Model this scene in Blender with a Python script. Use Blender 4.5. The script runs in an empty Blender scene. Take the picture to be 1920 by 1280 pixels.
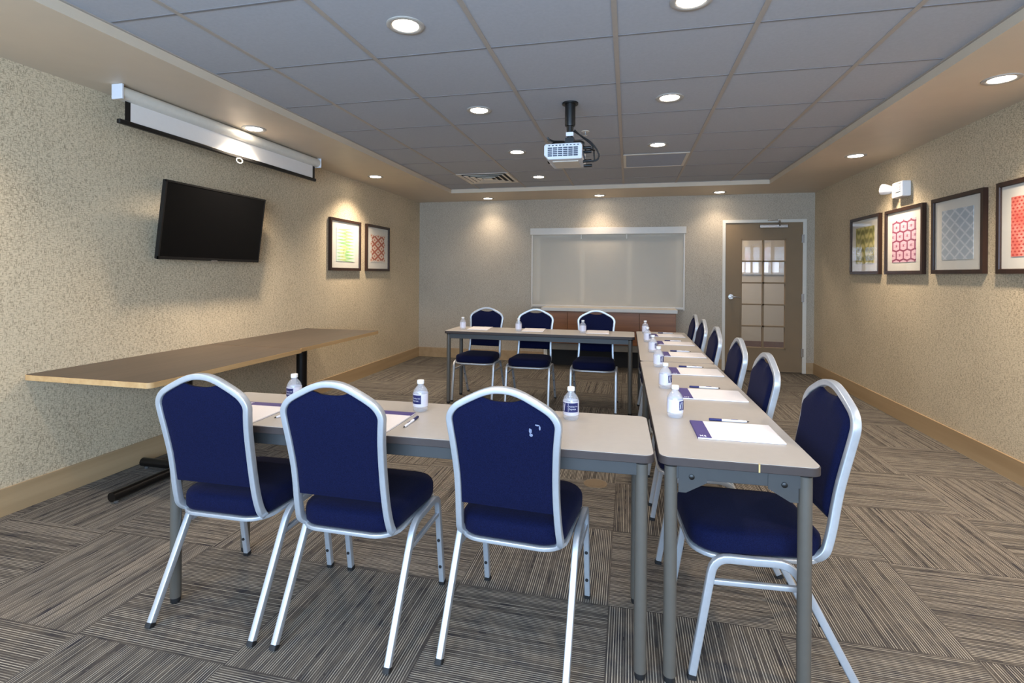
import bpy, bmesh, math, random
from math import sin, cos, pi, radians as R, sqrt
from mathutils import Vector, Matrix

random.seed(7)
SC = bpy.context.scene
COL = SC.collection

# ------------------------------------------------------------------ constants
XL, XR, YB, YR = -3.246, 2.436, 7.716, -1.75      # side walls, back wall, rear wall (behind the camera)
ZS, ZC = 2.44, 2.495                              # soffit, tile ceiling
TX0, TX1, TY0, TY1 = -2.43, 1.675, -0.62, 6.90    # ceiling tray
CAMH = 1.3101
TT = 0.737                                        # table top height

# ------------------------------------------------------------------ mesh helpers
class MB:
    def __init__(s): s.bm = bmesh.new()
    def _new(s, vs, fs):
        v = [s.bm.verts.new(p) for p in vs]
        for f in fs:
            try: s.bm.faces.new([v[i] for i in f])
            except ValueError: pass
        return v
    def box(s, x0, x1, y0, y1, z0, z1):
        vs = [(x, y, z) for x in (x0, x1) for y in (y0, y1) for z in (z0, z1)]
        s._new(vs, [(0,1,3,2),(4,6,7,5),(0,4,5,1),(2,3,7,6),(0,2,6,4),(1,5,7,3)])
        return s
    def quad(s, a, b, c, d):
        s._new([a, b, c, d], [(0,1,2,3)]); return s
    def prism(s, pts, axis, a, b):
        """polygon of 2-D points extruded along an axis between a and b"""
        def P(p, t):
            return {0: (t, p[0], p[1]), 1: (p[0], t, p[1]), 2: (p[0], p[1], t)}[axis]
        n = len(pts)
        vs = [P(p, a) for p in pts] + [P(p, b) for p in pts]
        fs = [tuple(range(n))[::-1], tuple(range(n, 2*n))] + [(i, (i+1) % n, n+(i+1) % n, n+i) for i in range(n)]
        s._new(vs, fs); return s
    def loft(s, rings, cap0=True, cap1=True, closed=True):
        n = len(rings[0]); vs = []; fs = []
        for r in rings: vs += list(r)
        m = n if closed else n-1
        for k in range(len(rings)-1):
            for i in range(m):
                j = (i+1) % n
                fs.append((k*n+i, k*n+j, (k+1)*n+j, (k+1)*n+i))
        if cap0: fs.append(tuple(range(n))[::-1])
        if cap1: fs.append(tuple(range((len(rings)-1)*n, len(rings)*n)))
        s._new(vs, fs); return s
    def lathe(s, prof, cx=0, cy=0, n=24, axis=2, cap=True):
        rings = []
        for r, z in prof:
            ring = []
            for i in range(n):
                a = 2*pi*i/n
                p = (cx + r*cos(a), cy + r*sin(a), z)
                if axis == 1: p = (cx + r*cos(a), z, cy + r*sin(a))
                if axis == 0: p = (z, cx + r*cos(a), cy + r*sin(a))
                ring.append(p)
            rings.append(ring)
        return s.loft(rings, cap, cap)
    def cyl(s, a, b, r, n=16, r2=None):
        a, b = Vector(a), Vector(b)
        return s.sweep([a, b], circle(r, n), scale=[1, (r2 or r)/r])
    def sweep(s, path, prof, up=Vector((0, 0, 1)), closed=False, scale=None, side=None):
        """profile (list of (u,v)) swept along path; u lies along 'side', v along the other normal"""
        path = [Vector(p) for p in path]; n = len(path); rings = []
        for i, p in enumerate(path):
            if closed: t = (path[(i+1) % n]-path[i-1])
            else: t = path[min(i+1, n-1)]-path[max(i-1, 0)]
            t.normalize()
            # mitre factor
            k = 1.0
            if 0 < i < n-1 or closed:
                d1 = (path[i]-path[i-1]).normalized(); d2 = (path[(i+1) % n]-path[i]).normalized()
                c = max(.3, sqrt(max(0, (1+d1.dot(d2))/2))); k = 1/c
            if side is not None:
                u = (side - t*side.dot(t)).normalized(); v = t.cross(u).normalized()
                kk = (1, k)
            else:
                w = up if abs(t.dot(up)) < .95 else Vector((1, 0, 0))
                u = t.cross(w).normalized(); v = u.cross(t).normalized(); kk = (1, 1)
            sc = scale[i] if scale else 1
            rings.append([p + u*(a*sc*kk[0]) + v*(b*sc*kk[1]) for a, b in prof])
        if closed: rings.append(rings[0]); return s.loft(rings, False, False)
        return s.loft(rings)
    def mesh(s, name, smooth=None, bevel=0):
        bm = s.bm
        bmesh.ops.remove_doubles(bm, verts=bm.verts, dist=1e-6)
        bmesh.ops.recalc_face_normals(bm, faces=bm.faces)
        me = bpy.data.meshes.new(name); bm.to_mesh(me); bm.free()
        if smooth is not None:
            for p in me.polygons: p.use_smooth = True
            try: me.set_sharp_from_angle(angle=R(smooth))
            except Exception: pass
        return me
    def build(s, name, mat, parent=None, smooth=None, bevel=0):
        o = bpy.data.objects.new(name, s.mesh(name, smooth)); COL.objects.link(o)
        if mat: o.data.materials.append(mat)
        if parent: o.parent = parent
        if bevel:
            b = o.modifiers.new('bevel', 'BEVEL'); b.width = bevel; b.segments = 2
            b.limit_method = 'ANGLE'; b.angle_limit = R(50)
        return o

def circle(r, n=16): return [(r*cos(2*pi*i/n), r*sin(2*pi*i/n)) for i in range(n)]
def rrect(w, h, r, k=3):
    """rounded rectangle profile, centred"""
    pts = []
    for cx, cy, a0 in ((w/2-r, h/2-r, 0), (-w/2+r, h/2-r, pi/2), (-w/2+r, -h/2+r, pi), (w/2-r, -h/2+r, 1.5*pi)):
        for i in range(k+1):
            a = a0 + pi/2*i/k; pts.append((cx+r*cos(a), cy+r*sin(a)))
    return pts
def spline(pts, k=6, closed=False):
    pts = [Vector(p) for p in pts]; n = len(pts); out = []
    rng = range(n) if closed else range(n-1)
    for i in rng:
        g = (lambda j: pts[j % n]) if closed else (lambda j: pts[max(0, min(n-1, j))])
        p0, p1, p2, p3 = g(i-1), g(i), g(i+1), g(i+2)
        for q in range(k):
            t = q/k
            out.append(.5*((2*p1)+(p2-p0)*t+(2*p0-5*p1+4*p2-p3)*t*t+(3*p1-p0-3*p2+p3)*t**3))
    if not closed: out.append(pts[-1])
    return out
def bend(pts, r, k=5):
    """polyline with its inner corners rounded"""
    pts = [Vector(p) for p in pts]; out = [pts[0]]
    for i in range(1, len(pts)-1):
        p = pts[i]; rr = r[i-1] if isinstance(r, (list, tuple)) else r
        a = p + (pts[i-1]-p).normalized()*rr; b = p + (pts[i+1]-p).normalized()*rr
        for q in range(k+1):
            t = q/k; out.append((1-t)**2*a + 2*t*(1-t)*p + t*t*b)
    out.append(pts[-1]); return out

def thing(name, label, cat, loc=(0, 0, 0), rz=0, group=None):
    o = bpy.data.objects.new(name, None); COL.objects.link(o)
    o.empty_display_size = .1
    o.location = loc; o.rotation_euler = (0, 0, rz)
    o['label'] = label; o['category'] = cat
    if group: o['group'] = group
    return o
def tag(o, label, cat, group=None):
    o['label'] = label; o['category'] = cat
    if group: o['group'] = group
    return o
def struct(o):
    o['kind'] = 'structure'; return o
def sroot(name, loc=(0, 0, 0)):
    o = bpy.data.objects.new(name, None); COL.objects.link(o); o.location = loc; o['kind'] = 'structure'; return o
def dup(root, label, loc, rz=0):
    c = root.copy(); COL.objects.link(c); c.location = loc; c.rotation_euler = (0, 0, rz); c['label'] = label
    for ch in list(root.children):
        if ch.type == 'LIGHT': continue
        d = ch.copy(); COL.objects.link(d); d.parent = c
        for g in list(ch.children):
            e = g.copy(); COL.objects.link(e); e.parent = d
    return c

# ------------------------------------------------------------------ material helpers
def lin(c):
    return tuple(((v/255)/12.92 if v/255 <= .04045 else ((v/255+.055)/1.055)**2.4) for v in c) + (1,)
class NT:
    def __init__(s, name):
        s.m = bpy.data.materials.new(name); s.m.use_nodes = True
        s.t = s.m.node_tree; s.n = s.t.nodes; s.b = s.n['Principled BSDF']; s.out = s.n['Material Output']
    def node(s, typ, **kw):
        nd = s.n.new(typ)
        for k, v in kw.items(): setattr(nd, k, v)
        return nd
    def link(s, a, b): s.t.links.new(a, b)
    def put(s, sock, v):
        if isinstance(v, bpy.types.NodeSocket): s.link(v, sock)
        else: sock.default_value = v
    def math(s, op, a, b=None, c=None):
        nd = s.node('ShaderNodeMath', operation=op)
        s.put(nd.inputs[0], a)
        if b is not None: s.put(nd.inputs[1], b)
        if c is not None: s.put(nd.inputs[2], c)
        return nd.outputs[0]
    def xyz(s, coord='Object'):
        tc = s.node('ShaderNodeTexCoord'); sp = s.node('ShaderNodeSeparateXYZ')
        s.link(tc.outputs[coord], sp.inputs[0]); return sp.outputs
    def vec(s, x, y, z):
        nd = s.node('ShaderNodeCombineXYZ')
        for i, v in enumerate((x, y, z)): s.put(nd.inputs[i], v)
        return nd.outputs[0]
    def noise(s, vec=None, scale=5, detail=2, rough=.5):
        nd = s.node('ShaderNodeTexNoise'); nd.inputs['Scale'].default_value = scale
        nd.inputs['Detail'].default_value = detail; nd.inputs['Roughness'].default_value = rough
        if vec is not None: s.link(vec, nd.inputs['Vector'])
        return nd.outputs['Fac']
    def white(s, vec):
        nd = s.node('ShaderNodeTexWhiteNoise'); s.link(vec, nd.inputs['Vector']); return nd.outputs['Value']
    def ramp(s, f, stops, interp='LINEAR'):
        nd = s.node('ShaderNodeValToRGB'); s.link(f, nd.inputs[0]); cr = nd.color_ramp; cr.interpolation = interp
        while len(cr.elements) < len(stops): cr.elements.new(.5)
        for e, (p, c) in zip(cr.elements, stops): e.position = p; e.color = c if len(c) == 4 else lin(c)
        return nd.outputs[0]
    def mix(s, f, a, b, blend='MIX'):
        nd = s.node('ShaderNodeMix', data_type='RGBA', blend_type=blend)
        s.put(nd.inputs[0], f); s.put(nd.inputs[6], a); s.put(nd.inputs[7], b); return nd.outputs[2]
    def bump(s, h, strength=.3, dist=.002):
        nd = s.node('ShaderNodeBump'); nd.inputs['Strength'].default_value = strength; nd.inputs['Distance'].default_value = dist
        s.link(h, nd.inputs['Height']); s.link(nd.outputs[0], s.b.inputs['Normal'])
    def base(s, c): s.put(s.b.inputs['Base Color'], c)
    def set(s, rough=.5, metal=0, spec=.5):
        s.b.inputs['Roughness'].default_value = rough; s.b.inputs['Metallic'].default_value = metal
        s.b.inputs['Specular IOR Level'].default_value = spec; return s

def plain(name, c, rough=.5, metal=0, spec=.5, var=.06, vscale=40, bump=0, bscale=200):
    t = NT(name).set(rough, metal, spec)
    tc = t.node('ShaderNodeTexCoord')
    f = t.noise(tc.outputs['Object'], vscale, 3)
    a = tuple(max(0, v*(1-var)) for v in lin(c)[:3])+(1,); b = tuple(min(1, v*(1+var)) for v in lin(c)[:3])+(1,)
    t.base(t.ramp(f, [(.3, a), (.7, b)]))
    if bump: t.bump(t.noise(tc.outputs['Object'], bscale, 2), bump, .001)
    return t.m

def wallpaper(name, light, dark, amount=.5, fleck=1.0, horiz=0):
    t = NT(name).set(.62, 0, .35)
    o = t.xyz('Object'); h = o[horiz]; v = o[2]; g = t.math('ADD', o[0], o[1])
    n1 = t.noise(t.vec(t.math('MULTIPLY', h, 48*fleck), 0, t.math('MULTIPLY', v, 210*fleck)), 1, 2, .55)
    n2 = t.noise(t.vec(t.math('MULTIPLY', h, 230*fleck), 7.3, t.math('MULTIPLY', v, 56*fleck)), 1, 2, .55)
    m = t.math('MAXIMUM', n1, t.math('MULTIPLY', n2, .97))
    big = t.noise(t.vec(h, 3.1, v), 1.7, 2)
    thr = t.math('ADD', m, t.math('MULTIPLY', t.math('SUBTRACT', big, .5), .12))
    mid = tuple((a+b)/2 for a, b in zip(light, dark))
    t.base(t.ramp(thr, [(.52-.04*amount, lin(light)), (.60, lin(mid)), (.66, lin(dark))]))
    t.bump(m, .25, .0015)
    return t.m

def carpet_mat():
    t = NT('carpet_tile').set(.95, 0, .1)
    o = t.xyz('Object'); S = .62
    u = t.math('DIVIDE', t.math('ADD', o[0], .067), S); v = t.math('DIVIDE', t.math('SUBTRACT', o[1], 2.09), S)
    iu = t.math('FLOOR', u); iv = t.math('FLOOR', v)
    par = t.math('FLOORED_MODULO', t.math('ADD', iu, iv), 2)
    rnd = t.white(t.vec(iu, iv, 1.7))
    # across-line coordinate (a) and along-line coordinate (b)
    a = t.math('ADD', t.math('MULTIPLY', o[1], t.math('SUBTRACT', 1, par)), t.math('MULTIPLY', o[0], par))
    b = t.math('ADD', t.math('MULTIPLY', o[0], t.math('SUBTRACT', 1, par)), t.math('MULTIPLY', o[1], par))
    off = t.math('MULTIPLY', rnd, 13.0)
    P = .0088
    li = t.math('FLOOR', t.math('DIVIDE', a, P)); lf = t.math('FRACT', t.math('DIVIDE', a, P))
    # which lines are bright, and how they break up along their length
    lr = t.white(t.vec(li, t.math('MULTIPLY', rnd, 91), 0))
    seg = t.noise(t.vec(t.math('MULTIPLY', b, 9), t.math('MULTIPLY', li, 3.17), off), 1, 1)
    lit = t.math('ADD', t.math('MULTIPLY', lr, .55), t.math('MULTIPLY', seg, .62))
    line = t.math('MULTIPLY', t.math('GREATER_THAN', .34, lf), t.math('GREATER_THAN', lit, .30))
    patch = t.noise(t.vec(t.math('MULTIPLY', b, 12), t.math('MULTIPLY', a, 26), off), 1, 2, .6)
    dark = t.ramp(patch, [(.26, (46, 45, 50)), (.42, (64, 60, 58)), (.58, (76, 70, 65)), (.76, (90, 83, 75))])
    ply = t.noise(t.vec(t.math('MULTIPLY', b, 150), t.math('MULTIPLY', a, 260), 0), 1, 1)
    light = t.ramp(lit, [(.36, (104, 98, 90)), (.50, (136, 128, 117)), (.74, (174, 165, 151))])
    c = t.mix(t.math('MULTIPLY', line, .86), dark, light)
    c = t.mix(t.math('MULTIPLY', t.math('SUBTRACT', ply, .35), .55), c, lin((52, 48, 46)))
    # tile joints
    fu = t.math('FRACT', u); fv = t.math('FRACT', v)
    e = t.math('MINIMUM', t.math('MINIMUM', fu, t.math('SUBTRACT', 1, fu)), t.math('MINIMUM', fv, t.math('SUBTRACT', 1, fv)))
    c = t.mix(t.math('MULTIPLY', t.math('GREATER_THAN', .004, e), .35), c, lin((55, 50, 48)))
    t.base(c)
    t.bump(t.math('ADD', line, t.math('MULTIPLY', ply, .7)), .5, .003)
    return t.m

def wood_mat(name, c1, c2, axis=0, scale=1, rough=.45):
    t = NT(name).set(rough, 0, .4)
    o = t.xyz('Object')
    k = [40*scale]*3; k[axis] = 1.6*scale
    v = t.vec(*[t.math('MULTIPLY', o[i], k[i]) for i in range(3)])
    f = t.noise(v, 1, 4, .6)
    t.base(t.ramp(f, [(.32, lin(c1)), (.68, lin(c2))]))
    t.bump(f, .08, .001)
    return t.m

def fabric_mat(name, c1, c2):
    t = NT(name).set(.9, 0, .05)
    o = t.xyz('Object')
    n1 = t.noise(t.vec(t.math('MULTIPLY', o[0], 700), t.math('MULTIPLY', o[1], 700), t.math('MULTIPLY', o[2], 240)), 1, 1)
    n2 = t.noise(t.vec(t.math('MULTIPLY', o[0], 240), t.math('MULTIPLY', o[1], 240), t.math('MULTIPLY', o[2], 700)), 1, 1)
    f = t.math('MULTIPLY', t.math('ADD', n1, n2), .5)
    t.base(t.ramp(f, [(.38, lin(c1)), (.62, lin(c2))]))
    t.b.inputs['Sheen Weight'].default_value = .07; t.b.inputs['Sheen Roughness'].default_value = .5
    t.b.inputs['Sheen Tint'].default_value = lin((170, 160, 180))
    t.bump(f, .35, .001)
    return t.m

def emit_mat(name, c, s):
    t = NT(name); t.base((.8, .8, .8, 1))
    t.b.inputs['Emission Color'].default_value = lin(c); t.b.inputs['Emission Strength'].default_value = s
    return t.m

def see_through(name, c, fac, rough=.05, gloss=.06):
    """thin clear sheet: mostly transparent, a little gloss and tint"""
    t = NT(name)
    tr = t.node('ShaderNodeBsdfTransparent'); tr.inputs[0].default_value = (1, 1, 1, 1)
    t.set(rough, 0, .5); t.base(lin(c))
    gl = t.node('ShaderNodeBsdfGlossy'); gl.inputs['Roughness'].default_value = rough
    m1 = t.node('ShaderNodeMixShader'); m1.inputs[0].default_value = fac
    t.link(tr.outputs[0], m1.inputs[1]); t.link(t.b.outputs[0], m1.inputs[2])
    m2 = t.node('ShaderNodeMixShader')
    lw = t.node('ShaderNodeLayerWeight'); lw.inputs['Blend'].default_value = .5
    t.link(t.math('ADD', t.math('MULTIPLY', t.math('POWER', lw.outputs['Facing'], 4), .3), gloss), m2.inputs[0])
    t.link(m1.outputs[0], m2.inputs[1]); t.link(gl.outputs[0], m2.inputs[2])
    t.link(m2.outputs[0], t.out.inputs['Surface'])
    return t.m

M = {}
M['wall_l'] = wallpaper('wallpaper_side', (209, 191, 161), (146, 131, 107), 1.0, 1.0, 1)
M['wall_b'] = wallpaper('wallpaper_back', (186, 173, 154), (146, 135, 119), .7, 1.15, 0)
M['paint_soffit'] = plain('soffit_paint', (208, 192, 170), .5, 0, .4, .02, 6)
M['tile'] = plain('ceiling_tile', (172, 174, 180), .9, 0, .15, .03, 60, .15, 500)
M['tbar'] = plain('ceiling_bar', (170, 160, 150), .5, 0, .4, .02)
M['tbar2'] = plain('ceiling_cross_bar', (126, 125, 127), .6, 0, .3, .02)
M['carpet'] = carpet_mat()
M['base'] = wood_mat('baseboard_vinyl', (157, 130, 95), (175, 148, 112), 1, .25, .5)
M['white'] = plain('white_paint', (214, 208, 196), .4, 0, .4, .02)
M['doorpaint'] = plain('door_paint', (136, 116, 92), .62, 0, .12, .02, 8)
M['black'] = plain('black_plastic', (14, 13, 13), .42, 0, .45, .1)
M['blackmetal'] = plain('black_metal', (20, 17, 15), .3, .3, .5, .1)
M['screen'] = plain('screen_glass', (5, 5, 6), .35, 0, .2, .02)
M['silver'] = plain('silver_frame', (184, 187, 192), .38, .5, .5, .03, 60)
M['navy'] = fabric_mat('navy_fabric', (11, 14, 37), (17, 22, 53))
M['rubber'] = plain('black_rubber', (22, 21, 22), .7)
M['lam'] = plain('grey_laminate', (178, 170, 162), .38, 0, .4, .02, 30)
M['edge'] = plain('grey_edge', (62, 54, 52), .5, 0, .3, .04)
M['gmetal'] = plain('grey_metal', (84, 79, 72), .45, .0, .5, .03)
M['rail'] = plain('grey_steel_rail', (58, 58, 58), .45, .0, .5, .03)
M['wwood'] = wood_mat('taupe_laminate', (57, 47, 39), (73, 61, 51), 1, .8, .42)
M['tan'] = wood_mat('tan_edge', (184, 146, 98), (200, 164, 116), 1, .6, .5)
M['framewood'] = wood_mat('dark_frame_wood', (40, 24, 17), (56, 35, 26), 2, 1, .35)
M['matboard'] = plain('mat_board', (222, 216, 204), .8, 0, .2, .01)
M['paper'] = plain('white_paper', (232, 226, 226), .7, 0, .25, .01)
M['purple'] = plain('purple_print', (82, 72, 128), .6, 0, .3, .04)
M['navyprint'] = plain('navy_print', (40, 42, 92), .5, 0, .3, .03)
M['whiteprint'] = plain('white_print', (228, 228, 236), .6, 0, .3, .01)
M['counter'] = plain('white_counter', (204, 194, 180), .3, 0, .45, .015)
M['cabwood'] = wood_mat('cabinet_wood', (122, 74, 37), (146, 94, 51), 0, .7, .4)
M['cabgrey'] = plain('cabinet_grey', (112, 108, 100), .5)
M['dark'] = plain('recess_shade', (26, 21, 18), .7)  # near-black base colour standing in for shade inside recesses
M['chrome'] = plain('satin_chrome', (190, 188, 186), .25, .9, .5, .02)
M['proj'] = plain('projector_white', (214, 216, 222), .4, 0, .4, .01)
M['projdark'] = plain('projector_slot', (58, 66, 84), .6)
M['cap'] = plain('white_cap', (232, 230, 228), .45, 0, .4, .01)
M['blue_tile'] = plain('blue_grey_panel', (158, 166, 184), .6, 0, .3, .03)
M['fab'] = plain('screen_fabric', (226, 220, 214), .75, 0, .2, .01)
M['glass'] = see_through('clear_glass', (200, 200, 195), .06, .03, .05)
M['glaze'] = see_through('picture_glazing', (220, 220, 215), .02, .03, .03)
M['pet'] = see_through('clear_bottle_plastic', (226, 230, 240), .26, .12, .06)
M['labelfilm'] = see_through('milky_label_film', (226, 224, 238), .80, .3, .03)
M['lens'] = emit_mat('lamp_lens', (255, 244, 226), 14)
M['trimring'] = plain('lamp_trim', (172, 166, 158), .5)
M['brassplate'] = plain('tan_floor_plate', (108, 91, 70), .5, 0)
M['tape'] = plain('yellow_tape', (196, 170, 110), .6)
M['corr'] = plain('corridor_paint', (172, 158, 136), .6, 0, .3, .02)
M['corrbase'] = plain('corridor_base', (92, 52, 30), .5)
M['pane_lit'] = emit_mat('bright_pane', (205, 212, 226), .18)
M['green_light'] = emit_mat('sprinkler_glint', (200, 235, 205), .2)

# ------------------------------------------------------------------ room shell
struct(MB().box(XL-.1, XR+.1, YR-.1, 10.1, -.1, 0).build('floor', M['carpet']))
struct(MB().box(XL-.12, XL, YR-.1, YB+.12, 0, 2.62).build('wall_left', M['wall_l']))
struct(MB().box(XR, XR+.12, YR-.1, YB+.12, 0, 2.62).build('wall_right', M['wall_l']))
# back wall with openings for the shaded window and the door
WX0, WX1, WZ0, WZ1 = -1.36, .72, .87, 1.90
DX0, DX1, DZ1 = 1.310, 2.292, 2.048
w = MB()
w.box(XL, WX0, YB, YB+.12, 0, 2.62).box(WX0, WX1, YB, YB+.12, 0, WZ0).box(WX0, WX1, YB, YB+.12, WZ1, 2.62)
w.box(WX1, DX0, YB, YB+.12, 0, 2.62).box(DX0, DX1, YB, YB+.12, DZ1, 2.62).box(DX1, XR, YB, YB+.12, 0, 2.62)
struct(w.build('wall_back', M['wall_b']))
# rear wall behind the camera with one wide window
RX0, RX1, RZ0, RZ1 = -2.7, 2.0, .75, 2.25
w = MB()
w.box(XL, RX0, YR-.12, YR, 0, 2.62).box(RX1, XR, YR-.12, YR, 0, 2.62)
w.box(RX0, RX1, YR-.12, YR, 0, RZ0).box(RX0, RX1, YR-.12, YR, RZ1, 2.62)
struct(w.build('wall_rear', M['wall_b']))
wr = sroot('window_2', (0, 0, 0))
f = MB()
for x in (RX0, RX0+1.175, RX0+2.35, RX0+3.525, RX1): f.box(x-.03, x+.03, YR-.10, YR-.04, RZ0, RZ1)
f.box(RX0, RX1, YR-.10, YR-.04, RZ0, RZ0+.06).box(RX0, RX1, YR-.10, YR-.04, RZ1-.06, RZ1)
f.build('window_frame', M['white'], wr)
# soffit ring round the raised tile ceiling
s = MB()
s.box(XL, TX0, YR, YB, ZS, 2.6).box(TX1, XR, YR, YB, ZS, 2.6).box(TX0, TX1, TY1, YB, ZS, 2.6).box(TX0, TX1, YR, TY0, ZS, 2.6)
struct(s.build('ceiling_soffit', M['paint_soffit'], None, None))
struct(MB().box(TX0-.01, TX1+.01, TY0-.01, TY1+.01, ZC, ZC+.05).build('ceiling', M['tile']))
g = MB(); gx = [-2.018+.649*i for i in range(6)]; gy = [1.973+.647*(i-1) for i in range(-3, 9)]
for x in gx: g.box(x-.012, x+.012, TY0, TY1, ZC-.004, ZC+.01)
g.box(TX0, TX0+.015, TY0, TY1, ZC-.004, ZC+.01).box(TX1-.015, TX1, TY0, TY1, ZC-.004, ZC+.01).box(TX0, TX1, TY1-.015, TY1, ZC-.004, ZC+.01)
struct(g.build('trim_1', M['tbar']))
g = MB()
for y in gy:
    xs_ = [TX0+.015]+gx+[TX1-.015]
    for a_, c_ in zip(xs_, xs_[1:]): g.box(a_+.012, c_-.012, y-.006, y+.006, ZC-.002, ZC+.01)
struct(g.build('trim_3', M['tbar2']))
BH = .147
struct(MB().box(XL, XL+.012, YR, YB, 0, BH).build('baseboard_left', M['base']))
struct(MB().box(XR-.012, XR, YR, YB, 0, BH).build('baseboard_right', M['base']))
b = MB().box(XL+.012, 1.272, YB-.012, YB, 0, BH).box(2.336, XR-.012, YB-.012, YB, 0, BH)
struct(b.build('baseboard_back', M['base']))
# corridor beyond the door
CY = 9.9
struct(MB().box(-1.9, 4.0, CY, CY+.1, 0, 2.7).build('wall_corridor', M['corr']))
struct(MB().box(-1.9, -1.8, YB+.12, CY, 0, 2.7).build('wall_corridor_left', M['corr']))
struct(MB().box(3.9, 4.0, YB+.12, CY, 0, 2.7).build('wall_corridor_right', M['corr']))
struct(MB().box(-1.9, 4.0, YB+.12, CY, 2.6, 2.7).build('ceiling_corridor', M['paint_soffit']))
struct(MB().box(XR+.1, 4.0, YB, CY+.1, -.1, 0).build('floor_corridor', M['carpet']))
struct(MB().box(-1.8, 3.9, CY-.015, CY, 0, .165).build('baseboard_corridor', M['corrbase']))
wc = sroot('window_3')
f = MB(); p = MB()
xs = [(1.93, 2.0), (2.02, 2.10), (2.13, 2.23), (2.28, 2.39), (2.45, 2.56)]
f.box(1.88, 2.68, CY-.03, CY, 1.56, 1.60).box(1.88, 2.68, CY-.03, CY, 1.34, 1.375)
edges = [1.90]+[v for q in xs for v in q]+[2.66]
for i in range(0, len(edges), 2): f.box(edges[i], edges[i+1], CY-.03, CY, 1.375, 1.56)
for a, c in xs: p.box(a, c, CY-.012, CY-.004, 1.375, 1.56)
f.build('window_frame', M['corr'], wc); p.build('window_pane', M['pane_lit'], wc)

# ------------------------------------------------------------------ shaded window over the credenza
win = sroot('window_1')
f = MB()
for x0, x1 in ((WX0, WX0+.06), (WX1-.06, WX1), (-.70, -.63), (-.02, .05)): f.box(x0, x1, YB+.02, YB+.07, WZ0, WZ1)
f.box(WX0, WX1, YB+.02, YB+.07, WZ0, WZ0+.03).box(WX0, WX1, YB+.02, YB+.07, WZ1-.03, WZ1)
f.build('window_frame', M['white'], win)
MB().box(WX0, WX1, YB+.042, YB+.048, WZ0, WZ1).build('window_pane', plain('dim_pane', (72, 66, 58), .3), win)
shade_mat = see_through('shade_cloth', (226, 214, 194), .45, .6, .01)
sh = thing('roller_shade', 'wide off-white roller shade drawn down over the back wall window above the credenza', 'window shade', (-.325, YB, 1.95))
def rel(o, root): o.location = -Vector(root.location); return o
x0, x1 = -1.44, .79
rel(MB().box(x0, x1, YB-.075, YB, 1.902, 2.002).build('valance', M['counter'], sh, None, .004), sh)
rel(MB().box(x0+.03, x1-.03, YB-.034, YB-.032, .86, 1.905).build('shade_cloth', shade_mat, sh), sh)
rel(MB().box(x0+.03, x1-.03, YB-.042, YB-.024, .828, .862).build('hem_bar', M['counter'], sh, None, .003), sh)
for xa in (x0+.015, x1-.035):
    rel(MB().box(xa, xa+.02, YB-.04, YB, .815, 1.902).build('side_channel', M['counter'], sh, None, .002), sh)
for xa in (-.68, -.028):
    rel(MB().box(xa-.006, xa+.006, YB-.05, YB-.035, 1.84, 1.905).build('pull_tab', M['white'], sh), sh)

# ------------------------------------------------------------------ door
tr = MB()
tr.prism([(1.272, 0), (DX0+.004, 0), (DX0+.004, DZ1-.006), (DX1-.004, DZ1-.006), (DX1-.004, 0), (2.336, 0), (2.336, 2.085), (1.272, 2.085)], 1, YB-.02, YB+.12)
struct(tr.build('trim_2', M['white'], None, None, .004))
door = sroot('door_1', (1.8, YB, 0))
GX0, GX1, GZ0, GZ1 = 1.520, 2.082, .325, 1.812
y0, y1 = YB-.005, YB+.04
d = MB()
d.box(DX0+.006, GX0, y0, y1, .012, DZ1-.008).box(GX1, DX1-.006, y0, y1, .012, DZ1-.008)
d.box(GX0, GX1, y0, y1, .012, GZ0).box(GX0, GX1, y0, y1, GZ1, DZ1-.008)
def D(mb, n, m, sm=None, bv=0): return rel(mb.build(n, m, door, sm, bv), door)
D(d, 'door_slab', M['doorpaint'])
m = MB(); gm = (GX0+GX1)/2
for (a, c, e, g_) in ((GX0-.012, GX0+.008, GZ0-.012, GZ1+.012), (GX1-.008, GX1+.012, GZ0-.012, GZ1+.012)): m.box(a, c, y0-.006, y1, e, g_)
m.box(GX0, GX1, y0-.006, y1, GZ0-.012, GZ0+.008).box(GX0, GX1, y0-.006, y1, GZ1-.008, GZ1+.012)
m.box(gm-.011, gm+.011, y0, y1, GZ0, GZ1)
for k in range(1, 5):
    z = GZ0+(GZ1-GZ0)*k/5; m.box(GX0, GX1, y0, y1, z-.010, z+.010)
D(m, 'muntin_grid', M['doorpaint'])
D(MB().box(GX0, GX1, YB+.016, YB+.02, GZ0, GZ1), 'glass_pane', M['glass'])
h = MB().lathe([(.034, YB-.018), (.034, YB-.004)], 1.385, 1.022, 20, 1).lathe([(.017, YB-.062), (.015, YB-.014)], 1.385, 1.022, 14, 1)
D(h, 'rose', M['chrome'], 40)
D(MB().sweep(bend([(1.382, YB-.055, 1.022), (1.44, YB-.058, 1.022), (1.505, YB-.052, 1.018)], .02), circle(.011, 10)), 'lever_handle', M['chrome'], 50)
D(MB().box(1.742, 2.095, YB-.062, YB-.006, 1.966, 2.012), 'door_closer', M['chrome'], None, .006)
D(MB().sweep(bend([(1.99, YB-.05, 1.985), (1.985, YB-.09, 2.03), (1.97, YB-.11, 2.07), (1.85, YB-.03, 2.068)], .02), rrect(.022, .012, .003)), 'closer_arm', M['chrome'])
for z in (.28, 1.02, 1.82): D(MB().box(DX1-.02, DX1+.012, YB-.024, YB-.005, z-.055, z+.055), 'hinge', M['chrome'])

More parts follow.
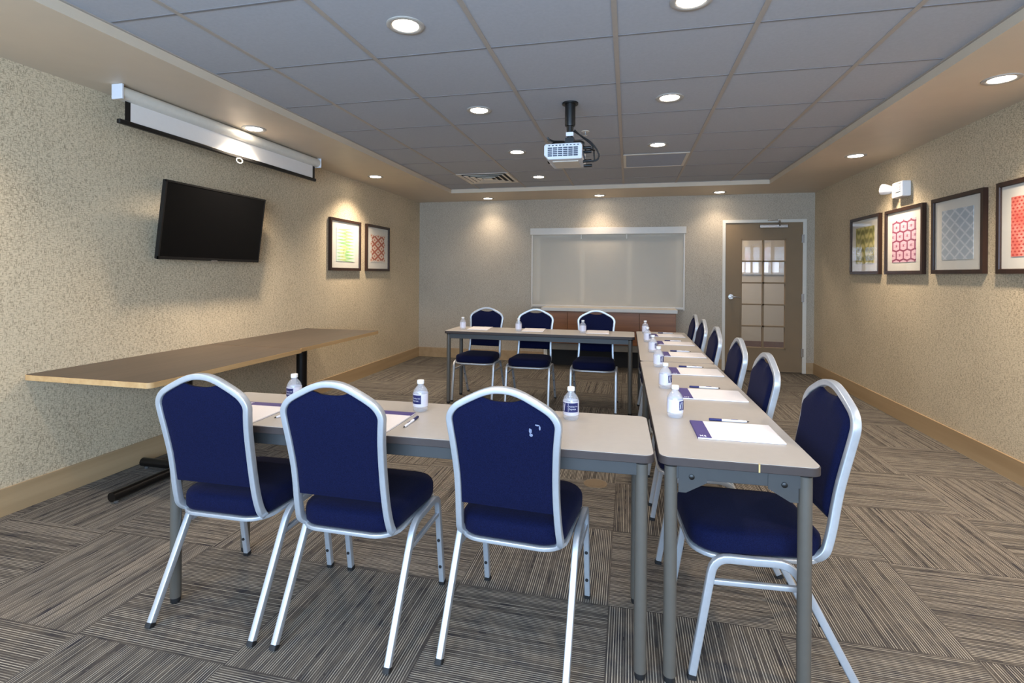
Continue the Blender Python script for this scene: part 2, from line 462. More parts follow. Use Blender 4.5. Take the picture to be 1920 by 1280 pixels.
# ------------------------------------------------------------------ credenza
cr = thing('credenza', 'low wooden credenza with brown doors and white counter below the shaded window', 'cabinet', (-.28, 7.48, 0))
CXa, CXb, CYf = -1.17, .625, 7.285
def Cp(mb, n, m, sm=None, bv=0): return rel(mb.build(n, m, cr, sm, bv), cr)
Cp(MB().box(CXa-.03, CXb+.02, 7.245, YB-.045, .80, .848), 'counter', M['counter'], None, .004)
Cp(MB().box(CXa, CXb, CYf, YB-.015, .345, .80), 'body', M['cabwood'])
for a, c in zip((-1.17, -.83, -.34, .15), (-.83, -.34, .15, .625)):
    Cp(MB().box(a+.003, c-.003, CYf-.02, CYf-.001, .352, .785), 'door', M['cabwood'], None, .002)
Cp(MB().box(CXa+.02, CXb-.02, CYf+.0, CYf+.03, .255, .344), 'lower_rail', M['cabgrey'])
Cp(MB().box(CXa+.06, CXb-.02, 7.52, YB-.015, 0, .344), 'toe_gap_shade', M['dark'])  # near-black block painting the shade of the open gap below the cabinet
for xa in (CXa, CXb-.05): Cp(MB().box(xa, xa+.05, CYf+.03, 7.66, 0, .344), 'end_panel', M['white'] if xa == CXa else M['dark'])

# ------------------------------------------------------------------ banquet chair
def chair_y(z):
    T = [(.40, -.125), (.43, -.160), (.47, -.176), (.512, -.184), (.622, -.203), (.715, -.223), (.783, -.238), (.866, -.250), (.95, -.254)]
    for (a, b), (c, d) in zip(T, T[1:]):
        if z <= c: return b+(d-b)*max(0, (z-a))/(c-a)
    return T[-1][1]
def chair_hw(z):
    T = [(.40, .178), (.47, .1745), (.55, .1705), (.65, .1705), (.74, .176), (.82, .1845), (.9, .186)]
    for (a, b), (c, d) in zip(T, T[1:]):
        if z <= c: return b+(d-b)*max(0, (z-a))/(c-a)
    return T[-1][1]
def arch(x):
    T = [(0, .935), (.04, .9315), (.075, .919), (.11, .9015), (.14, .8855), (.16, .872), (.175, .856), (.184, .838), (.187, .82)]
    x = abs(x)
    for (a, b), (c, d) in zip(T, T[1:]):
        if x <= c: return b+(d-b)*(x-a)/(c-a)
    return T[-1][1]
def seat_outline(inset, k=7):
    x1, x0, yf, yr = .205-inset, .190-inset, .252-inset, -.172+inset
    rf, rr = max(.02, .105-inset), max(.02, .085-inset)
    pts = []
    for cx, cy, a0, r in ((x1-rf, yf-rf, 0, rf), (-x1+rf, yf-rf, pi/2, rf), (-x0+rr, yr+rr, pi, rr), (x0-rr, yr+rr, 1.5*pi, rr)):
        for i in range(k+1):
            a = a0+pi/2*i/k; pts.append((cx+r*cos(a), cy+r*sin(a)))
    return pts
def make_chair(label, loc, rz):
    t = thing('banquet_chair', label, 'chair', loc, rz, 'navy banquet chairs round the tables')
    # seat cushion
    s = MB(); rings = []
    for z, ins in ((.402, .022), (.404, .008), (.414, .001), (.428, 0), (.448, 0), (.460, .003), (.468, .010), (.4745, .024), (.479, .05), (.482, .10), (.483, .16)):
        rings.append([(x, y, z) for x, y in seat_outline(ins)])
    s.loft(rings); s.build('seat', M['navy'], t, 60)
    # steel ring under the cushion
    sf = MB()
    sf.sweep([(x, y, .394) for x, y in seat_outline(.008)], rrect(.022, .014, .003), closed=True)
    sf.sweep([(-.168, -.118, .397), (.168, -.118, .397)], rrect(.02, .016, .003))
    sf.sweep([(-.206, .13, .388), (.206, .13, .388)], rrect(.02, .016, .003))
    sf.build('seat_frame', M['silver'], t, 45)
    # backrest cushion inside the frame
    NS, NTT = 24, 18; bk = MB(); F, B = [], []
    for j in range(NTT+1):
        fr, br = [], []
        for i in range(NS+1):
            sx = -1+2*i/NS
            tt = j/NTT
            xt = sx*.1775
            top = arch(xt)-.011
            if abs(xt) < .080: top = min(top, .8965+.0115*(abs(xt)/.066)**3)
            z = .525+tt*(top-.525); x = sx*(chair_hw(z)-.0085)
            ed = min(1-abs(sx), (1-tt)*.8, tt*.8)
            q = min(1, ed/.16); q = sqrt(max(0, 1-(1-q)**2))
            y = chair_y(z)
            fr.append((x, y+.006+.022*q, z)); br.append((x, y-.004-.006*q, z))
        F.append(fr); B.append(br)
    n = NS+1; vs = [p for r_ in F for p in r_]+[p for r_ in B for p in r_]; fs = []; o2 = n*(NTT+1)
    for j in range(NTT):
        for i in range(NS):
            a = j*n+i; fs.append((a, a+1, a+n+1, a+n)); fs.append((o2+a, o2+a+n, o2+a+n+1, o2+a+1))
    for i in range(NS):
        fs.append((i, o2+i, o2+i+1, i+1)); a = NTT*n+i; fs.append((a, a+1, o2+a+1, o2+a))
    for j in range(NTT):
        a = j*n; fs.append((a, a+n, o2+a+n, o2+a)); a = j*n+NS; fs.append((a, o2+a, o2+a+n, a+n))
    bk._new(vs, fs); bk.build('backrest', M['navy'], t, 60)
    # back frame: bent rectangular tube
    L = [(-.150, -.085, .398), (-.168, -.128, .400), (-.177, -.158, .424)]
    for z in (.46, .51, .57, .63, .69, .75, .80, .83): L.append((-chair_hw(z), chair_y(z), z))
    for x in (-.177, -.160, -.135, -.105, -.07, -.035): L.append((x, chair_y(arch(x)), arch(x)))
    P = L+[(0, chair_y(.935), .935)]+[(-x, y, z) for x, y, z in L[::-1]]
    MB().sweep(spline(P, 4), rrect(.027, .022, .004), side=Vector((0, 1, 0))).build('back_frame', M['silver'], t, 45)
    # legs: front and rear leg of each side, joined in the top rail
    for sx in (-1, 1):
        X = .214*sx; mid = (X, .06, .397)
        fl = bend([(X, .2535, .012), (X, .188, .400), mid], .05)
        rl = bend([(X, -.2515, .012), (X, -.048, .398), mid], .055)
        pr = rrect(.022, .025, .004)
        for path, foot, dr in ((fl, (X, .2565, 0), 1), (rl, (X, -.257, 0), -1)):
            lg = MB().sweep(path, pr, side=Vector((1, 0, 0))).build('leg', M['silver'], t, 45)
            d_ = (Vector(path[1])-Vector(path[0])).normalized(); a = Vector(path[0])-d_*.012
            fc = MB().sweep([a, Vector(path[0])+d_*.004], rrect(.025, .028, .004), side=Vector((1, 0, 0))).build('foot_cap', M['rubber'], lg, 45)
            for zz in ((.085, .205) if dr == 1 else (.10, .215)):
                k_ = (zz-path[0].z)/d_.z; c_ = Vector(path[0])+d_*k_
                MB().lathe([(.0065, c_.y-.016 if dr == 1 else c_.y+.016), (.0065, c_.y)], X, zz, 10, 1).build('stacking_bumper', M['rubber'], lg, 40)
        MB().sweep([(X, .194, .322), (X, -.088, .320)], rrect(.016, .016, .003), side=Vector((1, 0, 0))).build('stretcher', M['silver'], t, 45)
    return t
chairs = [
 ('navy banquet chair with silver frame, leftmost of the three showing their backs', (-1.497, 1.818), .8),
 ('navy banquet chair with silver frame, middle of the three showing their backs', (-.974, 1.822), -.4),
 ('navy banquet chair with white scuffs on its back, rightmost of the three showing their backs', (-.381, 1.884), -3.4),
 ('navy banquet chair pulled up to the near corner of the right hand table run', (.447, 2.014), 94.5),
 ('navy banquet chair second from the near end of the right hand table run', (.392, 2.672), 91),
 ('navy banquet chair third from the near end of the right hand table run', (.386, 3.278), 90.5),
 ('navy banquet chair fourth from the near end of the right hand table run', (.366, 3.955), 90),
 ('navy banquet chair fifth from the near end of the right hand table run', (.362, 4.599), 90),
 ('navy banquet chair at the far end of the right hand table run', (.360, 5.144), 90),
 ('navy banquet chair facing the camera behind the far table, leftmost of three', (-1.537, 5.302), 178),
 ('navy banquet chair facing the camera behind the far table, middle of three', (-.963, 5.224), 180),
 ('navy banquet chair facing the camera behind the far table, right one before the credenza', (-.322, 5.214), 180),
]
CH = []
for i, (lb, (x, y), a) in enumerate(chairs):
    if i == 0: CH.append(make_chair(lb, (x, y, 0), R(a)))
    else: CH.append(dup(CH[0], lb, (x, y, 0), R(a)))
# worn spots on the back of the third chair (a mark of its own on that cushion)
wm = MB()
for cx, cz, w_, h_ in ((.095, .812, .010, .016), (.097, .798, .012, .010), (.118, .832, .016, .005), (.126, .824, .006, .014)):
    yy = chair_y(cz)-.0112
    wm._new([(cx+w_/2*cos(k*pi/4)*(1+.3*sin(3*k)), yy, cz+h_/2*sin(k*pi/4)*(1+.3*cos(2*k))) for k in range(8)], [tuple(range(8))])
scuff = wm.build('scuff_mark', plain('scuff', (112, 118, 140), .9), CH[2])
scuff['label'] = 'pale worn scuffs'

# ------------------------------------------------------------------ training tables
def rounded(x0, x1, y0, y1, r, k=6):
    pts = []
    for cx, cy, a0 in ((x1-r, y1-r, 0), (x0+r, y1-r, pi/2), (x0+r, y0+r, pi), (x1-r, y0+r, 1.5*pi)):
        for i in range(k+1):
            a = a0+pi/2*i/k; pts.append((cx+r*cos(a), cy+r*sin(a)))
    return pts
def make_table(label, loc, rz, Lx=1.87, Wy=.474):
    """long side on local x"""
    t = thing('training_table', label, 'table', loc, rz, 'narrow grey training tables')
    a, b = Lx/2, Wy/2
    MB().prism(rounded(-a+.003, a-.003, -b+.003, b-.003, .032), 2, TT-.004, TT).build('tabletop', M['lam'], t)
    MB().prism(rounded(-a, a, -b, b, .035), 2, TT-.027, TT-.0012).build('edge_band', M['edge'], t, 40, .002)
    zt = TT-.030
    lx, ly = a-.040, b-.040
    for sy in (-1, 1): MB().box(-lx, lx, sy*ly-.012, sy*ly+.012, zt-.046, zt).build('apron_rail', M['rail'], t, None, .002)
    for sx in (-1, 1): MB().box(sx*lx-.012, sx*lx+.012, -ly, ly, zt-.046, zt).build('apron_rail', M['rail'], t, None, .002)
    for sx in (-1, 1):
        for sy in (-1, 1):
            lg = MB().lathe([(.0205, .022), (.0205, zt-.006)], sx*lx, sy*ly, 24).build('leg', M['gmetal'], t, 40)
            MB().lathe([(.016, 0), (.018, .004), (.018, .022)], sx*lx, sy*ly, 16).build('foot', M['rubber'], lg, 40)
            MB().lathe([(.022, zt-.007), (.022, TT-.026)], sx*lx, sy*ly, 20).build('collar', M['black'], lg, 40)
            xo = sx*(lx+.0145)
            pts = [(sy*(ly-.022), zt), (sy*(ly-.022), zt-.088), (sy*(ly-.045), zt-.088), (sy*(ly-.108), zt-.052), (sy*(ly-.108), zt)]
            br = MB().prism(pts, 0, min(xo, xo-sx*.004), max(xo, xo-sx*.004)).build('bracket', M['rail'], t)
            MB().lathe([(.0085, xo), (.0085, xo+sx*.004), (.004, xo+sx*.006)], sy*(ly-.062), zt-.036, 12, 0).build('bolt', M['black'], br, 40)
    return t
# right hand run: long side along y
T1 = make_table('narrow grey training table nearest the camera on the right, tape mark on its near edge', (.326, 2.647, 0), R(90.6))
TB = dup(T1, 'narrow grey training table at the far half of the right hand run', (.3165, 4.524, 0), R(90))
TF = dup(T1, 'narrow grey training table in front of the three chairs that show their backs', (-.853, 1.922, 0), R(1.2))
TR = dup(T1, 'narrow grey training table at the back with three chairs facing the camera', (-.872, 5.168, 0), R(-.4))
o = MB().box(-.9358, -.9347, -.060, -.0555, TT-.026, TT-.001).box(-.9352, -.931, -.060, -.0555, TT, TT+.0005).build('tape_mark', M['tape'], T1)
o['label'] = 'small yellow tape mark'

# ------------------------------------------------------------------ wall side pedestal tables
def make_wall_table(label, loc, Lx=.86, Ly=1.29):
    t = thing('pedestal_table', label, 'table', loc, 0, 'taupe pedestal tables along the left wall')
    a, b = Lx/2, Ly/2
    MB().prism(rounded(-a+.003, a-.003, -b+.003, b-.003, .028), 2, TT-.006, TT).build('tabletop', M['wwood'], t)
    MB().prism(rounded(-a, a, -b, b, .03), 2, TT-.03, TT-.001).build('edge_band', M['tan'], t, 40)
    MB().box(-.2, .2, -.2, .2, TT-.05, TT-.03).build('mounting_plate', M['blackmetal'], t, None, .004)
    MB().lathe([(.046, .05), (.046, TT-.05)], 0, 0, 24).build('post', M['blackmetal'], t, 40)
    MB().lathe([(.058, .012), (.062, .02), (.062, .065), (.05, .075)], 0, 0, 24).build('hub', M['blackmetal'], t, 40)
    for dx, dy, L in ((1, 0, .33), (-1, 0, .33), (0, 1, .49), (0, -1, .49)):
        fo = MB().cyl((dx*.03, dy*.03, .04), (dx*L, dy*L, .04), .0275, 16).build('base_arm', M['blackmetal'], t, 40)
        MB().lathe([(.012, 0), (.014, .014)], dx*(L-.03), dy*(L-.03), 12).build('glide', M['chrome'], fo, 40)
    return t
PT = make_wall_table('taupe wood-grain pedestal table nearer the camera along the left wall', (-2.823, 2.822, 0))
dup(PT, 'taupe wood-grain pedestal table farther from the camera along the left wall', (-2.853, 4.113, 0))

# ------------------------------------------------------------------ wall screen and television
ps = thing('projection_screen', 'white pull-down projection screen case with black bottom bar above the television', 'projector screen', (-3.0, 3.53, 2.44))
def P_(mb, n, m, sm=None, bv=0): return rel(mb.build(n, m, ps, sm, bv), ps)
HY0, HY1, HX0, HX1 = 2.50, 4.575, XL+.205, XL+.276
prof = [(HX0, 2.355), (HX1-.035, 2.352), (HX1-.012, 2.360), (HX1, 2.378), (HX1, 2.41), (HX1-.012, 2.428), (HX1-.03, 2.434), (HX0, 2.434)]
P_(MB().prism(prof, 1, HY0+.012, HY1-.012), 'housing', M['white'], 40)
for y in (HY0, HY1-.014):
    P_(MB().box(HX0-.004, HX1+.004, y, y+.014, 2.349, 2.4395), 'end_cap', M['proj'], None, .003)
fx = HX0+.035
P_(MB().box(fx-.001, fx+.001, HY0+.09, HY1-.09, 2.232, 2.354), 'screen_fabric', M['fab'])
for y in (HY0+.055, HY1-.09): P_(MB().box(fx-.001, fx+.001, y, y+.035, 2.232, 2.354), 'black_border', M['black'])
P_(MB().box(fx-.014, fx+.014, HY0+.01, HY1-.045, 2.206, 2.234), 'bottom_bar', M['black'], None, .006)
hp = [(fx+.01, 3.50+.032*cos(a), 2.190+.020*sin(a)) for a in [2*pi*i/16 for i in range(16)]]
P_(MB().sweep(hp, circle(.0045, 8), closed=True), 'pull_handle', M['white'], 60)

tv = thing('television', 'black flat-screen television tilted forward on the left wall', 'television', (XL, 3.416, 1.67))
tilt = Matrix.Translation((.133, 0, 0)) @ Matrix.Rotation(R(7.3), 4, 'Y')
def TVp(mb, n, m, sm=None, bv=0):
    bmesh.ops.transform(mb.bm, matrix=tilt, verts=mb.bm.verts); return mb.build(n, m, tv, sm, bv)
hw, hh = .4975, .275
TVp(MB().box(-.034, -.004, -hw, hw, -hh, hh), 'cabinet', M['black'], None, .006)
bz = MB().box(-.01, 0, -hw, -hw+.012, -hh, hh).box(-.01, 0, hw-.012, hw, -hh, hh).box(-.01, 0, -hw, hw, hh-.012, hh).box(-.01, 0, -hw, hw, -hh, -hh+.02)
TVp(bz, 'bezel', M['black'])
TVp(MB().box(-.006, -.002, -hw+.012, hw-.012, -hh+.02, hh-.012), 'display', M['screen'])
TVp(MB().box(-.004, .003, -.03, .03, -hh-.005, -hh+.004), 'badge', M['chrome'])
TVp(MB().box(-.07, -.03, -.2, .2, -.15, .1), 'rear_housing', M['black'], None, .01)
MB().box(0, .02, -.22, .22, -.12, .12).box(.02, .09, -.12, -.08, -.1, .1).box(.02, .09, .08, .12, -.1, .1).build('wall_bracket', M['blackmetal'], tv)

# ------------------------------------------------------------------ framed prints
def uv(t, w, h):
    o = t.xyz('Object'); return t.math('DIVIDE', o[0], w), t.math('DIVIDE', o[2], h)
def art(kind, w, h):
    t = NT('print_'+kind).set(.8, 0, .2); u, v = uv(t, w, h)
    au = t.math('ABSOLUTE', u)
    def lattice(nu, nv, off=0):
        a = t.math('FRACT', t.math('ADD', t.math('ADD', t.math('MULTIPLY', u, nu), t.math('MULTIPLY', v, nv)), off))
        b = t.math('FRACT', t.math('ADD', t.math('SUBTRACT', t.math('MULTIPLY', u, nu), t.math('MULTIPLY', v, nv)), off))
        da = t.math('ABSOLUTE', t.math('SUBTRACT', a, .5)); db = t.math('ABSOLUTE', t.math('SUBTRACT', b, .5))
        return t.math('MAXIMUM', da, db), t.math('MINIMUM', da, db), a, b
    n = t.noise(t.vec(t.math('MULTIPLY', u, 3), 0, t.math('MULTIPLY', v, 4)), 1, 2)
    if kind == 'green':
        ph = t.math('MULTIPLY', t.math('GREATER_THAN', u, 0), .5)
        s_ = t.math('ABSOLUTE', t.math('SUBTRACT', t.math('FRACT', t.math('ADD', t.math('MULTIPLY', v, 10), ph)), .5))
        lim = t.math('SUBTRACT', .5, t.math('MULTIPLY', au, 1.0))
        inside = t.math('LESS_THAN', s_, t.math('MULTIPLY', lim, .95))
        hue = t.ramp(n, [(.3, (128, 178, 104)), (.5, (158, 204, 132)), (.62, (206, 214, 140)), (.8, (96, 150, 92))])
        c = t.mix(inside, lin((214, 226, 212)), hue)
    elif kind == 'orange':
        mx, mn, a, b = lattice(2.0, 3.5)
        hue = t.ramp(mx, [(.10, (186, 104, 78)), (.16, (226, 200, 178)), (.33, (224, 196, 174)), (.38, (182, 96, 70)), (.5, (172, 84, 60))])
        edge = t.math('MAXIMUM', au, t.math('MULTIPLY', t.math('ABSOLUTE', v), .98))
        wob = t.math('ADD', edge, t.math('MULTIPLY', t.math('SUBTRACT', mx, .35), .35))
        c = t.mix(t.math('GREATER_THAN', wob, .47), hue, lin((222, 216, 204)))
    elif kind == 'olive':
        sx = t.math('SINE', t.math('MULTIPLY', u, 14)); sv = t.math('SINE', t.math('ADD', t.math('MULTIPLY', v, 26), t.math('MULTIPLY', sx, 1.6)))
        c = t.ramp(t.math('ADD', t.math('MULTIPLY', t.math('MULTIPLY', sx, sv), .5), n), [(.15, (124, 120, 58)), (.45, (152, 146, 80)), (.65, (186, 174, 98)), (.9, (206, 190, 120))])
    elif kind == 'pink':
        vv = t.math('MULTIPLY', v, 4.5); uu = t.math('MULTIPLY', u, 3.2)
        row = t.math('FLOOR', vv); sh_ = t.math('MULTIPLY', t.math('FLOORED_MODULO', row, 2), .5)
        fu = t.math('ABSOLUTE', t.math('SUBTRACT', t.math('FRACT', t.math('ADD', uu, sh_)), .5))
        fv = t.math('ABSOLUTE', t.math('SUBTRACT', t.math('FRACT', vv), .5))
        hx = t.math('MAXIMUM', fu, t.math('ADD', t.math('MULTIPLY', fv, .86), t.math('MULTIPLY', fu, .28)))
        cen = t.math('ADD', t.math('MULTIPLY', fu, t.math('ADD', 1.2, t.math('SINE', t.math('MULTIPLY', fv, 60)))), t.math('MULTIPLY', fv, .7))
        c = t.ramp(hx, [(.40, (226, 184, 196)), (.435, (150, 66, 98)), (.5, (132, 48, 82))])
        c = t.mix(t.math('LESS_THAN', cen, .13), c, lin((150, 70, 100)))
    elif kind == 'grey':
        mx, mn, a, b = lattice(3.1, 4.3, .2)
        rg = t.math('SINE', t.math('MULTIPLY', mx, 46))
        c = t.ramp(t.math('ADD', mx, t.math('MULTIPLY', rg, .01)), [(.30, (176, 184, 190)), (.40, (186, 193, 198)), (.42, (208, 212, 214)), (.5, (216, 218, 218))])
        c = t.mix(t.math('MULTIPLY', n, .25), c, lin((160, 168, 178)))
    else:
        rr = t.math('MULTIPLY', v, 18); row = t.math('FLOOR', rr)
        fv = t.math('ABSOLUTE', t.math('SUBTRACT', t.math('FRACT', rr), .5))
        fu = t.math('ABSOLUTE', t.math('SUBTRACT', t.math('FRACT', t.math('ADD', t.math('MULTIPLY', u, 11), t.math('MULTIPLY', row, .5))), .5))
        d_ = t.math('ADD', fv, t.math('MULTIPLY', fu, .9))
        bg = t.ramp(n, [(.3, (226, 92, 76)), (.5, (232, 124, 104)), (.7, (238, 172, 156))])
        c = t.mix(t.math('LESS_THAN', d_, .34), bg, lin((196, 52, 44)))
    t.base(c)
    return t.m
def make_frame(kind, label, wall, ya, yb, z0, z1, pw, ph, group):
    W, H = abs(yb-ya), z1-z0
    x = XL if wall == 'l' else XR
    t = thing('framed_print', label, 'framed picture', (x, (ya+yb)/2, (z0+z1)/2), R(90) if wall == 'l' else R(-90), group)
    # local: x across, z up, -y into the room
    fw, dp = .032, .032
    f = MB()
    a, b = W/2, H/2
    pr = [(-.032, 0), (0, 0), (0, -dp), (-.028, -dp), (-.032, -dp+.006)]
    rings = []
    for sx, sz in ((-1, -1), (1, -1), (1, 1), (-1, 1)):
        rings.append([(sx*(a+u_), v_, sz*(b+u_)) for u_, v_ in pr])
    rings.append(rings[0]); f.loft(rings, False, False)
    f.build('frame', M['framewood'], t)
    MB().box(-a+.028, a-.028, -.016, -.004, -b+.028, b-.028).build('mat_board', M['matboard'], t)
    MB().box(-pw/2, pw/2, -.0195, -.016, -ph/2, ph/2).build('print', art(kind, pw, ph), t)
    MB().box(-a+.03, a-.03, -.0235, -.0215, -b+.03, b-.03).build('glazing', M['glaze'], t)
    return t
gl = 'dark framed prints on the side walls'
make_frame('green', 'dark framed print of green zigzag spikes on the left wall', 'l', 5.145, 5.815, 1.340, 1.934, .40, .385, gl)
make_frame('orange', 'dark framed print of rust orange diamonds on the left wall', 'l', 5.963, 6.602, 1.340, 1.938, .39, .365, gl)
make_frame('olive', 'dark framed print of olive floral pattern, farthest one on the right wall', 'r', 6.50, 5.812, 1.338, 1.945, .43, .385, gl)
make_frame('pink', 'dark framed print of pink and magenta lattice below the emergency light', 'r', 5.696, 5.035, 1.337, 1.940, .41, .385, gl)
make_frame('grey', 'dark framed print of grey-blue fan lattice on the right wall', 'r', 4.905, 4.268, 1.339, 1.941, .385, .385, gl)
make_frame('coral', 'dark framed print of coral red dashes, cut by the right edge of the photo', 'r', 4.138, 3.49, 1.338, 1.943, .40, .385, gl)

# ------------------------------------------------------------------ emergency light
em = thing('emergency_light', 'white emergency light unit with angled lamp head high on the right wall', 'emergency light', (XR, 5.37, 2.10))
def E_(mb, n, m, sm=None, bv=0): return rel(mb.build(n, m, em, sm, bv), em)
E_(MB().box(XR-.075, XR, 5.275, 5.465, 2.032, 2.172), 'housing', M['cap'], None, .012)
for k in range(5):
    E_(MB().box(XR-.084, XR-.072, 5.30, 5.40, 2.078+.018*k, 2.087+.018*k), 'rib', M['cap'], None, .002)
hd = MB(); A = Vector((XR-.05, 5.485, 2.115)); Bv = Vector((XR-.115, 5.555, 2.135))
hd.sweep([A, A.lerp(Bv, .3), A.lerp(Bv, .8), Bv], circle(.05, 20), scale=[.35, .8, 1.0, .98])
E_(hd, 'lamp_head', M['cap'], 45)
E_(MB().cyl((XR-.05, 5.455, 2.11), (XR-.05, 5.50, 2.115), .014, 12), 'lamp_arm', M['cap'], 40)

# ------------------------------------------------------------------ projector
pj = thing('projector', 'white projector hanging from a black ceiling pole', 'projector', (-.40, 3.58, ZC))
def J(mb, n, m, sm=None, bv=0): return rel(mb.build(n, m, pj, sm, bv), pj)
J(MB().lathe([(.055, ZC-.012), (.055, ZC)], -.40, 3.58, 24), 'ceiling_plate', M['black'], 40)
J(MB().lathe([(.034, 2.335), (.036, 2.345), (.036, ZC-.010)], -.40, 3.58, 20), 'pole', M['black'], 40)
J(MB().lathe([(.022, 2.245), (.024, 2.335)], -.40, 3.58, 16), 'lower_pole', M['black'], 40)
J(MB().box(-.425, -.375, 3.555, 3.605, 2.262, 2.288), 'cable_tie', M['whiteprint'])
arm = MB().box(-.43, -.37, 3.55, 3.61, 2.205, 2.25)
for dx, dy in ((-.12, -.07), (.10, -.07), (-.10, .10), (.10, .10)):
    arm.sweep(bend([(-.40, 3.58, 2.225), (-.40+dx*.8, 3.58+dy*.8, 2.215), (-.40+dx, 3.58+dy, 2.20), (-.40+dx, 3.58+dy, 2.185)], .012), rrect(.018, .010, .002))
arm.sweep(bend([(-.44, 3.55, 2.222), (-.50, 3.50, 2.214), (-.535, 3.48, 2.225), (-.54, 3.478, 2.238)], .012), circle(.007, 8))
J(arm, 'mount_arms', M['black'])
PX0, PX1, PY0, PY1, PZ0, PZ1 = -.560, -.306, 3.45, 3.76, 2.082, 2.188
body = MB()
body.prism([(PX0+.012, PZ1), (PX0, PZ1-.012), (PX0, PZ0+.03), (PX0+.03, PZ0), (PX1-.004, PZ0), (PX1, PZ0+.006), (PX1, PZ1-.012), (PX1-.012, PZ1)], 1, PY0, PY1)
J(body, 'body', M['proj'], None, .006)
gr = MB()
for r_ in range(5):
    for c_ in range(6):
        xa = PX0+.026+c_*.0345; gr.box(xa, xa+.029, PY0-.0025, PY0+.002, PZ0+.020+r_*.0128, PZ0+.0285+r_*.0128)
J(gr, 'vent_grille', M['projdark'])
sl = MB()
for k in range(9): sl.box(PX0+.03+k*.024, PX0+.042+k*.024, PY0-.0015, PY0+.002, PZ1-.016, PZ1-.010)
J(sl, 'top_slots', M['projdark'])
pp = MB()
for k in range(4): pp.box(PX1-.002, PX1+.002, PY0+.04+k*.06, PY0+.075+k*.06, PZ0+.03, PZ0+.065)
J(pp, 'port_panel', M['projdark'])
J(MB().lathe([(.034, PX0-.004), (.036, PX0-.003), (.036, PX0+.01)], 3.66, 2.135, 20, 0), 'lens', M['screen'], 40)
J(MB().box(PX0+.05, PX1-.03, PY0+.06, PY1-.04, PZ0-.006, PZ0+.002), 'base_panel', M['counter'], None, .003)
for i, pts in enumerate(([(-.375, 3.58, 2.30), (-.335, 3.57, 2.27), (-.26, 3.56, 2.215), (-.215, 3.56, 2.16), (-.20, 3.56, 2.115), (-.225, 3.56, 2.085), (-.30, 3.56, 2.085)],
                        [(-.37, 3.59, 2.31), (-.325, 3.59, 2.265), (-.25, 3.60, 2.20), (-.235, 3.60, 2.13), (-.24, 3.60, 2.09), (-.30, 3.60, 2.105)],
                        [(-.30, 3.53, 2.165), (-.25, 3.52, 2.16), (-.23, 3.54, 2.15), (-.26, 3.58, 2.172)])):
    J(MB().sweep(spline(pts, 6), circle(.0055, 8)), 'cable', M['black'], 60)
for (ya, za) in ((3.52, 2.165), (3.56, 2.147), (3.56, 2.085), (3.62, 2.066)):
    J(MB().cyl((PX1-.002, ya, za), (PX1+.055, ya, za+.002), .010, 10), 'cable_plug', M['black'], 40)


# ------------------------------------------------------------------ ceiling fittings
sp = thing('sprinkler_head', 'small pendent fire sprinkler head in the ceiling behind the projector', 'sprinkler', (-.355, 4.31, ZC))
MB().lathe([(.030, -.004), (.034, 0)], 0, 0, 20).build('escutcheon', M['white'], sp, 40)
MB().lathe([(.008, -.004), (.006, -.03), (.018, -.033), (.018, -.036)], 0, 0, 14).build('deflector', M['chrome'], sp, 40)
vt = thing('air_vent', 'square four-way air vent in the ceiling grid at the far left', 'air vent', (-1.6935, 6.1785, ZC))
for k, (ro, ri, zo) in enumerate(((.318, .276, -.008), (.246, .212, -.012), (.180, .146, -.015), (.114, .080, -.017))):
    v = MB(); rg = []
    for sx, sy in ((-1, -1), (1, -1), (1, 1), (-1, 1)):
        rg.append([(sx*ro, sy*ro, zo+.006), (sx*ro, sy*ro, zo), (sx*ri, sy*ri, -.002), (sx*(ri+.004), sy*(ri+.004), -.0005)])
    rg.append(rg[0]); v.loft(rg, False, False)
    v.build('louvre_ring', M['counter'], vt)
MB().box(-.055, .055, -.055, .055, -.016, -.012).build('centre_plate', M['counter'], vt)
MB().box(-.27, .27, -.27, .27, -.0015, -.0005).build('back_plate', M['dark'], vt)
pn = thing('ceiling_panel', 'bluish grey ceiling panel with pale edge bars beyond the projector', 'ceiling panel', (.2535, 5.5315, ZC))
MB().box(-.285, .285, -.285, .285, -.006, -.001).build('panel', M['blue_tile'], pn)
q = MB().box(-.312, -.285, -.312, .312, -.008, -.001).box(.285, .312, -.312, .312, -.008, -.001).box(-.285, .285, .285, .312, -.008, -.001).box(-.285, .285, -.312, -.285, -.008, -.001)
q.build('edge_bars', M['counter'], pn)

# downlights
LAMP = []
def make_light(label, loc):
    t = thing('recessed_downlight', label, 'ceiling light', loc, 0, 'recessed ceiling downlights')
    r = MB(); rings = []
    for rad, z in ((.090, -.0005), (.090, -.004), (.085, -.007), (.066, -.0055), (.060, -.001)):
        rings.append([(rad*cos(2*pi*i/32), rad*sin(2*pi*i/32), z) for i in range(32)])
    r.loft(rings, False, False); r.build('trim_ring', M['trimring'], t, 50)
    MB().lathe([(.0610, -.0032), (.0610, -.0012)], 0, 0, 32).build('lens', M['lens'], t, 40)
    return t
CE = [(-1.045, 2.297, 'ceiling downlight at the upper left, nearest of the left tile row'),
      (-1.06, 3.600, 'ceiling downlight second in the left tile row, left of the projector pole'),
      (-1.06, 4.905, 'ceiling downlight third in the left tile row, beside the projector body'),
      (-1.07, 6.205, 'ceiling downlight at the far end of the left tile row, right of the air vent'),
      (.255, 2.345, 'ceiling downlight cut by the top edge of the photo'),
      (.258, 3.605, 'ceiling downlight second in the right tile row, right of the projector pole'),
      (.25, 4.88, 'ceiling downlight third in the right tile row, above the bluish panel')]
